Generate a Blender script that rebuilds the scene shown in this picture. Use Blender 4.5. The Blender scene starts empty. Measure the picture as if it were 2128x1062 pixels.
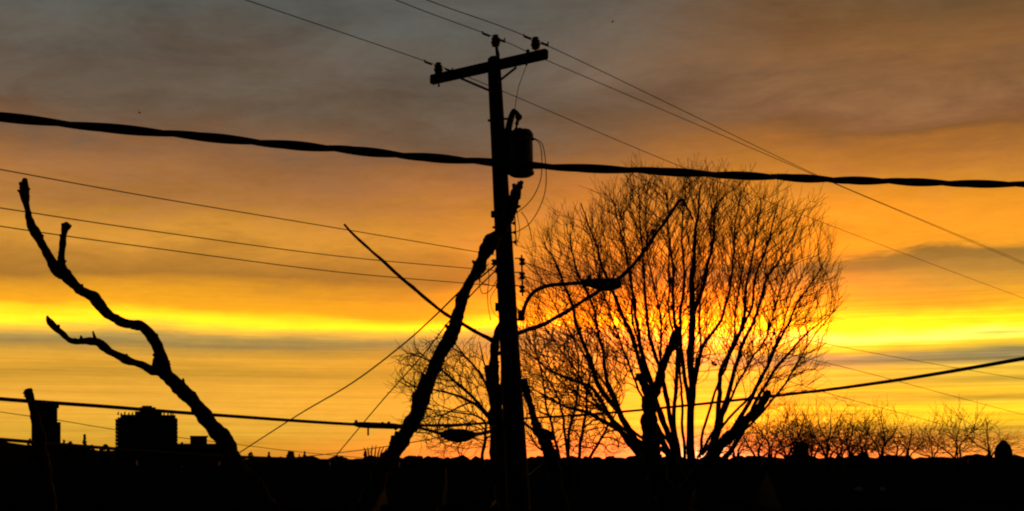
import bpy, math, random
from mathutils import Vector, kdtree, noise as mnoise

# ------------------------------------------------------------------ camera
F, CX, HY = 2569.0, 1064.0, 955.0      # focal length, centre column and horizon row of the photograph, in its pixels
EYE = 5.6                              # eye height above the street, metres
sc = bpy.context.scene
COL = sc.collection
cam_d = bpy.data.cameras.new('camera')
cam_d.sensor_fit = 'HORIZONTAL'; cam_d.sensor_width = 36.0
cam_d.lens = 36.0 * F / 2128.0
cam_d.shift_y = (HY - 531.0) / 2128.0
cam_d.clip_start = 0.1; cam_d.clip_end = 20000.0
cam = bpy.data.objects.new('camera', cam_d); COL.objects.link(cam)
cam.location = (0, 0, EYE); cam.rotation_euler = (math.pi / 2, 0, 0)
sc.camera = cam
sc.cycles.filter_width = 2.1
sc.cycles.max_bounces = 4

# ------------------------------------------------------------------ sky
def lin(c):
    return tuple(((v / 255) / 12.92 if v / 255 <= 0.04045 else (((v / 255) + 0.055) / 1.055) ** 2.4) for v in c) + (1.0,)
def hot(c):       # the glowing bands are far brighter in red than the camera could record
    k = min(max((c[0] - 0.72) / 0.28, 0), 1); g = min(max((c[1] - 0.55) / 0.4, 0), 1)
    return (c[0] * (1 + 0.42 * k + 1.2 * g), c[1] * (1 + 0.12 * g), c[2] * (1 - 0.35 * g * (c[2] < 0.1)), 1.0)
SUN_AZ = math.atan((1445 - CX) / F)
SUN_EL = math.radians(1.2)
W = bpy.data.worlds.new('World'); sc.world = W; W.use_nodes = True
nt = W.node_tree; nt.nodes.clear()
def N(t): return nt.nodes.new(t)
def put(sock, v):
    if isinstance(v, bpy.types.NodeSocket): nt.links.new(v, sock)
    else: sock.default_value = v
def M(op, a, b=0.0, c=0.0, clamp=False):
    n = N('ShaderNodeMath'); n.operation = op; n.use_clamp = clamp
    put(n.inputs[0], a); put(n.inputs[1], b); put(n.inputs[2], c); return n.outputs[0]
def SS(x, a, b):
    n = N('ShaderNodeMapRange'); n.interpolation_type = 'SMOOTHSTEP'
    put(n.inputs[0], x); n.inputs[1].default_value = a; n.inputs[2].default_value = b; return n.outputs[0]
def XYZ(x, y, z=0.0):
    n = N('ShaderNodeCombineXYZ'); put(n.inputs[0], x); put(n.inputs[1], y); put(n.inputs[2], z); return n.outputs[0]
def NOISE(vec, scale, detail, rough=0.5, dist=0.0):
    n = N('ShaderNodeTexNoise'); put(n.inputs['Vector'], vec)
    n.inputs['Scale'].default_value = scale; n.inputs['Detail'].default_value = detail
    n.inputs['Roughness'].default_value = rough; n.inputs['Distortion'].default_value = dist
    return M('SUBTRACT', n.outputs[0], 0.5)
def MIX(f, a, b, mode='MIX'):
    n = N('ShaderNodeMix'); n.data_type = 'RGBA'; n.blend_type = mode; n.clamp_factor = True
    put(n.inputs[0], f); put(n.inputs[6], a); put(n.inputs[7], b); return n.outputs[2]
def GAUSS(x, s):
    q = M('DIVIDE', x, s); return M('EXPONENT', M('MULTIPLY', M('MULTIPLY', q, q), -1.0))
def RAMP(pos, stops, span):
    n = N('ShaderNodeValToRGB'); cr = n.color_ramp
    while len(cr.elements) < len(stops): cr.elements.new(0.5)
    for e, (h, c) in zip(cr.elements, stops): e.position = h / span
    for e, (h, c) in zip(cr.elements, stops): e.color = hot(lin(c))
    put(n.inputs[0], M('DIVIDE', pos, span)); return n.outputs[0]
tc = N('ShaderNodeTexCoord'); sep = N('ShaderNodeSeparateXYZ'); nt.links.new(tc.outputs['Generated'], sep.inputs[0])
dx, dy, dz = sep.outputs
horiz = M('MAXIMUM', M('SQRT', M('ADD', M('MULTIPLY', dx, dx), M('MULTIPLY', dy, dy))), 1e-3)
az = M('ARCTAN2', dx, dy)
S0 = M('MULTIPLY', M('MAXIMUM', M('DIVIDE', dz, horiz), 0.0), F / 0.957)   # height above the horizon
SC = M('MINIMUM', S0, 2600.0)
# cloud layers drift along the sky: height is warped by long soft noise
wv = XYZ(M('MULTIPLY', az, 3.2), M('MULTIPLY', SC, 0.006), 1.7)
w1 = NOISE(wv, 1.6, 4, 0.55)
wv2 = XYZ(M('MULTIPLY', az, 9.0), M('MULTIPLY', SC, 0.03), 4.1)
w2 = NOISE(wv2, 1.5, 5, 0.6)
amp = M('ADD', 14.0, M('MULTIPLY', SC, 0.22))
den = M('ADD', M('MAXIMUM', dz, 0.0), 0.12)
cl = NOISE(XYZ(M('ADD', M('MULTIPLY', M('DIVIDE', dx, den), 1.3), M('MULTIPLY', M('DIVIDE', dy, den), 0.35)), M('MULTIPLY', M('DIVIDE', dy, den), 1.5), 2.0), 2.6, 8, 0.62, 0.5)
highm = SS(SC, 330.0, 560.0)
S = M('ADD', M('ADD', SC, M('MULTIPLY', w1, amp)), M('MULTIPLY', w2, M('ADD', 16.0, M('MULTIPLY', SC, 0.02))))
S = M('ADD', S, M('MULTIPLY', M('MULTIPLY', cl, 210.0), highm))
azR = math.atan((1850 - CX) / F)
tilt = M('MULTIPLY', M('MULTIPLY', M('SUBTRACT', az, azR), 0.10 * F), SS(SC, 300.0, 650.0))
tilt = M('MINIMUM', M('MAXIMUM', tilt, -90.0), 60.0)
wedge = M('MULTIPLY', M('MULTIPLY', M('SUBTRACT', az, azR), -0.10 * F), GAUSS(M('SUBTRACT', SC, 425.0), 45.0))
wedge = M('MINIMUM', M('MAXIMUM', wedge, -30.0), 30.0)
SR = M('ADD', M('ADD', S, tilt), wedge)
LEFT = [(0, (206, 141, 42)), (25, (212, 152, 42)), (55, (222, 168, 54)), (105, (230, 174, 58)), (155, (228, 170, 56)), (185, (206, 151, 50)),
        (208, (227, 168, 54)), (230, (200, 150, 60)), (246, (164, 134, 76)), (258, (190, 155, 78)), (274, (240, 205, 66)), (288, (253, 246, 48)),
        (300, (250, 222, 38)), (320, (236, 172, 32)), (350, (228, 160, 38)), (385, (176, 120, 46)), (425, (190, 130, 50)), (475, (212, 146, 54)),
        (530, (186, 126, 59)), (590, (166, 111, 60)), (640, (146, 100, 62)), (685, (116, 88, 65)), (750, (106, 88, 71)), (830, (100, 87, 74)),
        (955, (91, 89, 82)), (1200, (74, 76, 80))]
RIGHT = [(0, (225, 160, 55)), (35, (222, 165, 50)), (60, (206, 165, 46)), (78, (237, 208, 40)), (105, (240, 206, 40)), (125, (225, 180, 52)),
         (140, (239, 196, 46)), (160, (220, 175, 56)), (185, (228, 190, 60)), (205, (176, 150, 84)), (222, (150, 134, 90)), (235, (215, 180, 60)),
         (245, (241, 212, 50)), (262, (255, 252, 112)), (278, (255, 250, 42)), (298, (236, 206, 38)), (320, (232, 168, 40)), (360, (213, 151, 54)),
         (395, (168, 122, 55)), (425, (160, 117, 50)), (445, (230, 158, 40)), (490, (237, 161, 38)), (540, (228, 151, 40)), (590, (204, 134, 46)),
         (640, (180, 114, 46)), (690, (138, 91, 48)), (740, (134, 90, 56)), (800, (141, 99, 62)), (860, (140, 95, 54)), (955, (116, 84, 52)),
         (1200, (84, 74, 66))]
cL = RAMP(S, LEFT, 1200.0); cR = RAMP(SR, RIGHT, 1200.0)
fR = SS(M('ADD', az, M('MULTIPLY', w1, 0.12)), math.atan((960 - CX) / F), math.atan((1900 - CX) / F))
sky = MIX(fR, cL, cR)
# streaks low down, soft mottling high up
st = NOISE(XYZ(M('MULTIPLY', az, 5.0), M('MULTIPLY', SC, 0.07), 8.3), 1.3, 5, 0.55)
lowm = M('SUBTRACT', 1.0, SS(SC, 200.0, 420.0))
fine = NOISE(XYZ(M('MULTIPLY', az, 45.0), M('MULTIPLY', SC, 0.055), 3.3), 1.6, 6, 0.7, 0.4)
thin = NOISE(XYZ(M('MULTIPLY', az, 7.0), M('MULTIPLY', SC, 0.26), 6.1), 1.2, 4, 0.6)
mul = M('ADD', M('ADD', 1.0, M('ADD', M('MULTIPLY', fine, 0.26), M('MULTIPLY', M('MULTIPLY', thin, M('ADD', 0.5, M('MULTIPLY', fR, 0.5))), lowm))), M('ADD', M('MULTIPLY', M('MULTIPLY', M('MULTIPLY', st, 1.5), M('ADD', 0.30, M('MULTIPLY', fR, 1.0))), M('ADD', M('MULTIPLY', lowm, 0.75), 0.06)), M('MULTIPLY', M('MULTIPLY', cl, 1.25), highm)))
# brighter towards the place where the sun went down
da = M('MULTIPLY', M('SUBTRACT', az, SUN_AZ), F)
core = M('MULTIPLY', GAUSS(M('SUBTRACT', da, -40.0), 300.0), M('ADD', 0.34, M('MULTIPLY', GAUSS(M('SUBTRACT', SC, 285.0), 95.0), 0.66)))
core = M('MULTIPLY', core, M('SUBTRACT', 1.0, SS(SC, 320.0, 560.0)))
sky = MIX(1.0, sky, XYZ(M('MULTIPLY', mul, M('ADD', 1.0, M('MULTIPLY', core, 3.6))), M('MULTIPLY', mul, M('ADD', 1.0, M('MULTIPLY', core, 1.25))), M('MULTIPLY', mul, M('ADD', 1.0, M('MULTIPLY', core, 0.9)))), 'MULTIPLY')
# warm column of light above the sunken sun
warm = M('MULTIPLY', GAUSS(M('ADD', da, 150.0), 480.0), M('SUBTRACT', 1.0, SS(SC, 480.0, 760.0)))
sky = MIX(1.0, sky, XYZ(M('ADD', 1.0, M('MULTIPLY', warm, 0.38)), M('ADD', 1.0, M('MULTIPLY', warm, 0.06)), M('SUBTRACT', 1.0, M('MULTIPLY', warm, 0.22))), 'MULTIPLY')
g1 = M('MULTIPLY', GAUSS(da, 85.0), GAUSS(SC, 34.0))
g2 = M('MULTIPLY', GAUSS(M('ADD', da, 20.0), 480.0), GAUSS(SC, 52.0))
sky = MIX(M('MULTIPLY', g2, 0.85), sky, (3.2, 0.44, 0.10, 1.0))
sky = MIX(M('MINIMUM', M('MULTIPLY', g1, 1.1), 0.95), sky, (3.6, 1.15, 0.36, 1.0))
# the rest of the dusk sky: physical sky with the sun at the horizon
nish = N('ShaderNodeTexSky'); nish.sky_type = 'NISHITA'; nish.sun_disc = False
nish.sun_elevation = SUN_EL; nish.sun_rotation = SUN_AZ
nish.air_density = 1.2; nish.dust_density = 2.0
away = M('MAXIMUM', SS(M('ABSOLUTE', M('SUBTRACT', az, SUN_AZ)), 0.75, 1.7), SS(S0, 1000.0, 2400.0))
bg1 = N('ShaderNodeBackground'); nt.links.new(sky, bg1.inputs[0]); bg1.inputs[1].default_value = 1.0
bg2 = N('ShaderNodeBackground'); nt.links.new(nish.outputs[0], bg2.inputs[0]); bg2.inputs[1].default_value = 0.008
mx = N('ShaderNodeMixShader'); nt.links.new(away, mx.inputs[0]); nt.links.new(bg1.outputs[0], mx.inputs[1]); nt.links.new(bg2.outputs[0], mx.inputs[2])
ow = N('ShaderNodeOutputWorld'); nt.links.new(mx.outputs[0], ow.inputs[0])

# ------------------------------------------------------------------ sun (just on the horizon, behind the tree)
sd = bpy.data.lights.new('sun', 'SUN'); sd.energy = 0.1; sd.angle = math.radians(2.0); sd.color = (1.0, 0.55, 0.25)
sun = bpy.data.objects.new('sun', sd); COL.objects.link(sun)
sun.rotation_euler = Vector((-math.sin(SUN_AZ) * math.cos(SUN_EL), -math.cos(SUN_AZ) * math.cos(SUN_EL), -math.sin(SUN_EL))).to_track_quat('-Z', 'Y').to_euler()
sc.view_settings.view_transform = 'Standard'; sc.view_settings.look = 'None'
sc.view_settings.exposure = 0.0; sc.view_settings.gamma = 1.0; sc.view_settings.use_curve_mapping = False

# ------------------------------------------------------------------ materials
def mat(name, c1, c2, scale=8.0, rough=0.85, bump=0.3, metal=0.0, stretch=(1, 1, 1), kind='noise'):
    m = bpy.data.materials.new(name); m.use_nodes = True; t = m.node_tree; t.nodes.clear()
    o = t.nodes.new('ShaderNodeOutputMaterial'); b = t.nodes.new('ShaderNodeBsdfPrincipled'); t.links.new(b.outputs[0], o.inputs[0])
    b.inputs['Specular IOR Level'].default_value = 0.0 if rough >= 0.99 else 0.12 if rough >= 0.85 else 0.35
    b.inputs['Roughness'].default_value = rough; b.inputs['Metallic'].default_value = metal
    tcn = t.nodes.new('ShaderNodeTexCoord'); mp = t.nodes.new('ShaderNodeMapping'); mp.inputs['Scale'].default_value = stretch
    t.links.new(tcn.outputs['Object'], mp.inputs[0])
    if kind == 'noise':
        n = t.nodes.new('ShaderNodeTexNoise'); n.inputs['Scale'].default_value = scale; n.inputs['Detail'].default_value = 6; fo = n.outputs[0]
    else:
        n = t.nodes.new('ShaderNodeTexVoronoi'); n.inputs['Scale'].default_value = scale; fo = n.outputs[0]
    t.links.new(mp.outputs[0], n.inputs['Vector'])
    r = t.nodes.new('ShaderNodeValToRGB'); r.color_ramp.elements[0].position = 0.3; r.color_ramp.elements[1].position = 0.7
    r.color_ramp.elements[0].color = c1 + (1,); r.color_ramp.elements[1].color = c2 + (1,)
    t.links.new(fo, r.inputs[0]); t.links.new(r.outputs[0], b.inputs['Base Color'])
    if bump:
        bp = t.nodes.new('ShaderNodeBump'); bp.inputs['Strength'].default_value = bump; bp.inputs['Distance'].default_value = 0.02
        t.links.new(fo, bp.inputs['Height']); t.links.new(bp.outputs[0], b.inputs['Normal'])
    return m
BARK = mat('bark', (0.02, 0.015, 0.012), (0.045, 0.034, 0.026), 14, 0.95, 0.8, 0, (1, 1, 0.3))
TWIG = mat('twig_bark', (0.03, 0.02, 0.015), (0.06, 0.04, 0.03), 5, 0.9, 0)
POLE = mat('creosoted_wood', (0.02, 0.015, 0.012), (0.05, 0.038, 0.028), 20, 0.9, 0.6, 0, (1, 1, 0.06))
ARM = mat('weathered_timber', (0.03, 0.025, 0.02), (0.07, 0.06, 0.05), 18, 0.9, 0.5, 0, (0.2, 1, 1))
STEEL = mat('galvanised_steel', (0.10, 0.10, 0.10), (0.16, 0.16, 0.16), 30, 0.6, 0.1, 0.4)
TANK = mat('dark_grey_tank_paint', (0.045, 0.048, 0.05), (0.065, 0.068, 0.07), 6, 0.6, 0.1)
LAMPM = mat('lamp_housing_paint', (0.10, 0.10, 0.10), (0.14, 0.14, 0.14), 10, 0.55, 0.1)
GLASS = mat('prismatic_glass', (0.10, 0.10, 0.09), (0.16, 0.16, 0.14), 60, 0.3, 0.2)
PORC = mat('brown_porcelain', (0.05, 0.025, 0.015), (0.07, 0.035, 0.02), 12, 0.35, 0.05)
RUBBER = mat('black_rubber', (0.012, 0.012, 0.012), (0.022, 0.022, 0.022), 20, 0.7, 0.1)
WIRE = mat('weathered_conductor', (0.04, 0.035, 0.03), (0.07, 0.06, 0.05), 40, 0.7, 0.1, 0.2)
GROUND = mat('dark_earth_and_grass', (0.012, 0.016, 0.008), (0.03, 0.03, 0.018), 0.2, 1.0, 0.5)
HILL = mat('far_woodland', (0.01, 0.014, 0.008), (0.025, 0.028, 0.016), 0.02, 1.0, 0.5)
LEAF = mat('evergreen_foliage', (0.01, 0.016, 0.008), (0.03, 0.04, 0.02), 3, 0.95, 0)
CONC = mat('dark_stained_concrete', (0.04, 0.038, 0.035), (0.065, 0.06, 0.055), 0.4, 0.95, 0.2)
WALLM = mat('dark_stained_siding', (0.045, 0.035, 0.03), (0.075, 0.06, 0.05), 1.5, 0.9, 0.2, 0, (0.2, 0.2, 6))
BRICK = mat('dark_brick', (0.10, 0.05, 0.035), (0.16, 0.08, 0.055), 6, 0.9, 0.3)
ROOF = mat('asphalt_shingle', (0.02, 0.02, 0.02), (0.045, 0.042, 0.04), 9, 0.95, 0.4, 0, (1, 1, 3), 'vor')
PANE = mat('window_glass', (0.012, 0.014, 0.016), (0.02, 0.022, 0.025), 2, 0.15, 0)
WHITE = mat('white_paint', (0.72, 0.72, 0.70), (0.8, 0.8, 0.78), 3, 0.7, 0.1)
FEATHER = mat('dark_feathers', (0.015, 0.015, 0.016), (0.03, 0.03, 0.03), 20, 0.9, 0)
DEADLEAF = mat('dead_leaf', (0.05, 0.03, 0.015), (0.09, 0.055, 0.03), 8, 0.9, 0)

# ------------------------------------------------------------------ mesh helpers
BASE = {}
def P(x, y, Y):
    return Vector(((x - CX) / F * Y, Y, EYE + (HY - y) / F * Y))
def tagp(o, label=None, cat=None, group=None, kind=None):
    if label: o['label'] = label
    if cat: o['category'] = cat
    if group: o['group'] = group
    if kind: o['kind'] = kind
    return o
def thing(name, loc, label, cat, group=None):
    o = bpy.data.objects.new(name, None); COL.objects.link(o); o.location = loc; o.empty_display_size = 0.3
    BASE[o] = Vector(loc); return tagp(o, label, cat, group)
class MB:
    def __init__(s): s.v = []; s.f = []
    def tube(s, pts, rads, sides=8, caps=True, lump=0.0, seed=0.0):
        pts = [Vector(p) for p in pts]; n = len(pts)
        if not hasattr(rads, '__len__'): rads = [rads] * n
        nrm = None; b0 = len(s.v)
        for i in range(n):
            t = (pts[min(i + 1, n - 1)] - pts[max(i - 1, 0)])
            t = t.normalized() if t.length > 1e-9 else Vector((0, 0, 1))
            if nrm is None:
                a = Vector((0, 0, 1)) if abs(t.z) < 0.9 else Vector((1, 0, 0)); nrm = t.cross(a).normalized()
            else:
                nrm = (nrm - t * nrm.dot(t)); nrm = nrm.normalized() if nrm.length > 1e-6 else t.orthogonal().normalized()
            bn = t.cross(nrm)
            for k in range(sides):
                a = 2 * math.pi * k / sides; r = rads[i]
                d = nrm * math.cos(a) + bn * math.sin(a)
                if lump:
                    q = pts[i] + d * r
                    r *= 1 + lump * (mnoise.noise(q * 6.0 + Vector((seed, 0, 0))) * 1.2 + mnoise.noise(q * 17.0 + Vector((0, seed, 0))) * 0.7)
                s.v.append(pts[i] + d * r)
        for i in range(n - 1):
            for k in range(sides):
                k2 = (k + 1) % sides
                s.f.append((b0 + i * sides + k, b0 + i * sides + k2, b0 + (i + 1) * sides + k2, b0 + (i + 1) * sides + k))
        if caps:
            s.f.append(tuple(b0 + k for k in range(sides))[::-1]); s.f.append(tuple(b0 + (n - 1) * sides + k for k in range(sides)))
        return s
    def box(s, c, ax, ay, az):
        c = Vector(c); b = len(s.v)
        for i in (-1, 1):
            for j in (-1, 1):
                for k in (-1, 1): s.v.append(c + Vector(ax) * i + Vector(ay) * j + Vector(az) * k)
        for q in ((0, 1, 3, 2), (4, 6, 7, 5), (0, 4, 5, 1), (2, 3, 7, 6), (0, 2, 6, 4), (1, 5, 7, 3)): s.f.append(tuple(b + i for i in q))
        return s
    def abox(s, c, sx, sy, sz): return s.box(c, (sx / 2, 0, 0), (0, sy / 2, 0), (0, 0, sz / 2))
    def poly(s, pts, faces):
        b = len(s.v); s.v += [Vector(p) for p in pts]; s.f += [tuple(b + i for i in q) for q in faces]; return s
    def lathe(s, p0, axis, prof, sides=14):
        axis = Vector(axis).normalized()
        return s.tube([Vector(p0) + axis * h for h, r in prof], [max(r, 1e-4) for h, r in prof], sides)
    def build(s, name, m, parent=None, smooth=True):
        base = BASE.get(parent, Vector((0, 0, 0)))
        me = bpy.data.meshes.new(name); me.from_pydata([tuple(v - base) for v in s.v], [], s.f); me.update()
        me.materials.append(m)
        if smooth: me.polygons.foreach_set('use_smooth', [True] * len(me.polygons))
        o = bpy.data.objects.new(name, me); COL.objects.link(o)
        if parent is not None: o.parent = parent; BASE[o] = base
        else:
            BASE[o] = base
        return o
def smooth_path(pts, n):
    """Catmull-Rom through pts (tuples of equal length)"""
    pts = [tuple(p) for p in pts]; out = []
    ext = [tuple(2 * a - b for a, b in zip(pts[0], pts[1]))] + pts + [tuple(2 * a - b for a, b in zip(pts[-1], pts[-2]))]
    for i in range(1, len(ext) - 2):
        p0, p1, p2, p3 = ext[i - 1:i + 3]
        for k in range(n):
            t = k / n
            out.append(tuple(0.5 * (2 * b + (c - a) * t + (2 * a - 5 * b + 4 * c - d) * t * t + (3 * b - a - 3 * c + d) * t ** 3) for a, b, c, d in zip(p0, p1, p2, p3)))
    out.append(pts[-1]); return out
def path3(ctrl, n=8):
    """control points (x, y, Y[, width in photo pixels]) -> points, radii"""
    w = []
    for c in ctrl:
        p = P(*c[:3]); w.append((p.x, p.y, p.z) + ((c[3] * c[2] / F / 2,) if len(c) > 3 else ()))
    s = smooth_path(w, n)
    return [Vector(q[:3]) for q in s], [max(q[3], 0.002) for q in s] if len(w[0]) > 3 else None

# ------------------------------------------------------------------ ground and far ridge
def terrain():
    xs = [-3000 + 6000 * i / 700 for i in range(701)]
    ys = [-60, -20, 5, 20, 40, 70, 110, 160, 220, 300, 380, 460, 540, 620, 700, 780, 860, 900, 960, 1100, 1500, 2500, 4500, 9000]
    v = []; f = []
    for j, y in enumerate(ys):
        for i, x in enumerate(xs):
            xx = x * (0.25 + y / 3000.0 if y < 2250 else 1.0 + (y - 2250) / 2500)
            t = min(max((y - 160) / 740, 0), 1); t = t * t * (3 - 2 * t)
            n = mnoise.noise(Vector((xx / 60, y / 90, 0.3))) * 0.9 + mnoise.noise(Vector((xx / 13, y / 40, 2.3))) * 1.4 + max(0.0, mnoise.noise(Vector((xx / 7, y / 40, 5.1)))) * 7.0
            left = min(max((-xx / max(y, 1) - 0.25) / 0.17, 0), 1)
            z = t * (EYE - 0.4 + n + 11.0 * left) if y <= 900 else (EYE - 0.4 + n + 11.0 * left) - (y - 900) * 0.01
            v.append(Vector((xx, y, z if y > 160 else 0.12 * mnoise.noise(Vector((xx / 7, y / 7, 0)))  )))
    nx = len(xs)
    for j in range(len(ys) - 1):
        for i in range(nx - 1):
            f.append((j * nx + i, j * nx + i + 1, (j + 1) * nx + i + 1, (j + 1) * nx + i))
    m = MB(); m.v = v; m.f = f
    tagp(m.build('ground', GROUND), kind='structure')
terrain()

# ------------------------------------------------------------------ utility pole
LD = Vector((math.sin(math.radians(38)), math.cos(math.radians(38)), 0))     # direction of the power line
AD = Vector((LD.y, -LD.x, 0))                                                 # along the cross-arm, towards its near right end
PY = 20.0
def pole_c(y): return P(1026 + (y - 125) * 42 / 755, y, PY)
base = pole_c(HY + EYE * F / PY)
pole = thing('utility_pole', base, 'tall wooden utility pole leaning left, carrying a tilted cross-arm and a transformer', 'utility pole')
ys = [118, 122, 130, 200, 300, 400, 500, 600, 700, 800, 900, 1000, 1200, 1400, HY + EYE * F / PY + 40]
rad = lambda y: (27 + (y - 125) * 18 / 755) * PY / F / 2
MB().tube([pole_c(y) for y in ys], [rad(y) * (0.55 if y == 118 else 0.9 if y == 122 else 1) for y in ys], 20, lump=0.03).build('shaft', POLE, pole)
armL, armR = P(897, 166, PY + 0.62), P(1136, 112, PY - 0.86)
ad = (armR - armL).normalized(); au = Vector((0, 0, 1)); au = (au - ad * au.dot(ad)).normalized(); an = ad.cross(au)
m = MB(); hw, hh, bv = 0.052, 0.078, 0.018
prof = [(-hw + bv, -hh), (hw - bv, -hh), (hw, -hh + bv), (hw, hh - bv), (hw - bv, hh), (-hw + bv, hh), (-hw, hh - bv), (-hw, -hh + bv)]
L = (armR - armL).length
for t, k in ((0, 0.86), (0.012, 1), (L - 0.012, 1), (L, 0.86)):
    for a, b in prof: m.v.append(armL + ad * t + an * a * k + au * b * k)
for i in range(3):
    for k in range(8): m.f.append((i * 8 + k, i * 8 + (k + 1) % 8, (i + 1) * 8 + (k + 1) % 8, (i + 1) * 8 + k))
m.f += [tuple(range(8))[::-1], tuple(range(24, 32))]
crossarm = m.build('crossarm', ARM, pole, False)
def strap(a, b, w, t): # flat bar
    d = (b - a); u = d.normalized(); s1 = u.cross(Vector((0, 1, 0))).normalized(); s2 = u.cross(s1)
    return MB().box((a + b) / 2, d / 2, s1 * w / 2, s2 * t / 2)
dc = Vector((0, -0.0, 0))
strap(P(958, 163, PY + 0.18), P(1026, 192, PY - 0.14), 0.035, 0.012).build('brace', STEEL, pole, False)
strap(P(1073, 140, PY - 0.55), P(1034, 171, PY - 0.16), 0.035, 0.012).build('brace', STEEL, pole, False)
INS = [(0, -0.055), (0.0, 0.04), (0.03, 0.045), (0.05, 0.085), (0.075, 0.088), (0.085, 0.05), (0.1, 0.045), (0.115, 0.075), (0.14, 0.068), (0.15, 0.035), (0.17, 0.034), (0.185, 0.052), (0.21, 0.045), (0.22, 0.01)]
INS = [(0, 0.03), (0.01, 0.062), (0.05, 0.07), (0.07, 0.082), (0.1, 0.086), (0.12, 0.07), (0.13, 0.066), (0.15, 0.078), (0.175, 0.074), (0.185, 0.05), (0.2, 0.046), (0.215, 0.056), (0.235, 0.05), (0.245, 0.012)]
def insulator(px, py, Y, ybot):
    top = P(px, py, Y); bot = P(px + 1, ybot, Y)
    i = MB().lathe(top + Vector((0, 0, -0.09)), (0, 0, 1), [(h * 0.8, r * 0.92) for h, r in INS], 16).build('insulator', PORC, pole)
    MB().tube([bot, top], 0.012, 8).build('pin', STEEL, i)
    MB().lathe(bot + Vector((0, 0, 0.0)), (0, 0, 1), [(0, 0.02), (0.03, 0.02)], 6).build('nut', STEEL, i, False)
insulator(911, 143, PY + 0.53, 180)
insulator(1113, 91, PY - 0.74, 127)
top_i = MB().lathe(P(1030, 86, PY - 0.14) + Vector((0, 0, -0.09)), (0, 0, 1), [(h * 0.8, r * 0.92) for h, r in INS], 16).build('insulator', PORC, pole)
MB().tube([P(1030.5, 92, PY - 0.14), P(1032, 100, PY - 0.14), P(1034, 112, PY - 0.14), P(1037, 150, PY - 0.13)], [0.018, 0.026, 0.034, 0.034], 10).build('ridge_pin', STEEL, top_i)
MB().lathe(P(1097, 116, PY - 0.62), (0, 0, 1), [(0, 0.03), (0.09, 0.03), (0.1, 0.015)], 8).build('bolt', STEEL, crossarm)
MB().tube([P(1095, 130, PY - 0.62), P(1094, 136, PY - 0.62)], 0.018, 6).build('bolt', STEEL, crossarm)
for y in (243, 443, 465):
    c = pole_c(y + 8); MB().lathe(c + Vector((-rad(y) - 0.035, -0.02, 0)), (1, 0, 0), [(0, 0.02), (0.05, 0.02)], 6).build('bolt', STEEL, pole, False)
m = MB(); c = pole_c(445); m.tube([c + Vector((-rad(445) - .02, 0, -.05)), c + Vector((-rad(445) - .02, 0, .05))], 0.03, 8); m.build('band_lug', STEEL, pole)
def spool(px, py, Y, r, h=0.1, rack=None):
    p = P(px, py, Y); o = MB().lathe(p + Vector((0, 0, -h / 2)), (0, 0, 1), [(0, r * 0.7), (h * 0.12, r), (h * 0.32, r * 0.95), (h * 0.42, r * 0.6), (h * 0.58, r * 0.6), (h * 0.68, r * 0.95), (h * 0.88, r), (h, r * 0.7)], 12)
    return o.build('spool_insulator', PORC, rack or pole)
# secondary rack on the right
rk = strap(P(1084, 530, PY - 0.12), P(1086, 616, PY - 0.12), 0.028, 0.012).build('rack', STEEL, pole, False)
for y in (544, 573, 601):
    spool(1085, y, PY - 0.12, 0.05, 0.11, rk)
    a = P(1070, y - 7, PY - 0.1); MB().tube([a, P(1087, y - 7, PY - 0.12)], 0.01, 6).build('clevis', STEEL, rk)
rk2 = strap(P(1069, 437, PY - 0.12), P(1073, 510, PY - 0.12), 0.02, 0.01).build('rack', STEEL, pole, False)
for x, y in ((1068, 443), (1069, 464), (1070, 483), (1071, 503)):
    spool(x, y, PY - 0.12, 0.026, 0.05, rk2); MB().tube([P(x - 14, y, PY - 0.05), P(x, y, PY - 0.12)], 0.014, 6).build('clevis', STEEL, rk2)
# left side fittings
for x, y, r in ((1027, 545, 0.05), (1032, 562, 0.03), (1034, 594, 0.03)):
    s_ = spool(x, y, PY - 0.1, r, 0.09); MB().tube([P(x, y, PY - 0.1), pole_c(y)], 0.013, 6).build('clevis', STEEL, s_)
bx = P(1036, 638, PY - 0.1); MB().abox(bx, 0.11, 0.09, 0.13).build('junction_box', STEEL, pole, False)
for y in (700, 760, 820, 880): # pole steps on the side, folded wood wedges
    c = pole_c(y); MB().tube([c + Vector((rad(y) - 0.02, -0.05, 0)), c + Vector((rad(y) + 0.02, -0.05, 0))], 0.012, 6).build('step_bolt', STEEL, pole)

# ------------------------------------------------------------------ transformer, hung on the pole's right side
TY = PY - 0.15
tb = P(1083, 362, TY)
tr = thing('pole_transformer', tb, 'dark round transformer can bolted to the right side of the utility pole', 'transformer')
zt = lambda y: P(1083, y, TY).z - tb.z
rt = 25.5 * TY / F
tank_top = P(1081, 277, TY)
MB().tube([P(1083, 366, TY), P(1083, 362, TY), P(1083, 357, TY), P(1083, 356, TY), P(1082, 300, TY), P(1081, 284, TY)], [rt * 0.8, rt * 1.07, rt * 1.07, rt * 0.99, rt * 0.99, rt * 1.0], 28).build('tank', TANK, tr)
lid = MB().tube([P(1081, 285, TY), P(1081, 280, TY), P(1081, 279, TY), P(1080, 273, TY), P(1080, 270, TY), P(1080, 268.5, TY)], [rt * 1.06, rt * 1.08, rt * 1.0, rt * 0.86, rt * 0.5, rt * 0.1], 28).build('lid', TANK, tr)
MB().tube([P(1080, 271, TY), P(1080, 266, TY)], 0.03, 8).build('lid_bolt', STEEL, lid)
MB().tube([P(1055, 268, TY + .06), P(1056, 290, TY + .06), P(1058, 362, TY + .06)], [0.06, 0.085, 0.07], 8).build('hanger_bracket', STEEL, tr)
for y in (300, 345): MB().abox(P(1060, y, TY + 0.05), 0.22, 0.1, 0.07).build('mounting_lug', STEEL, tr, False)
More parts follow.
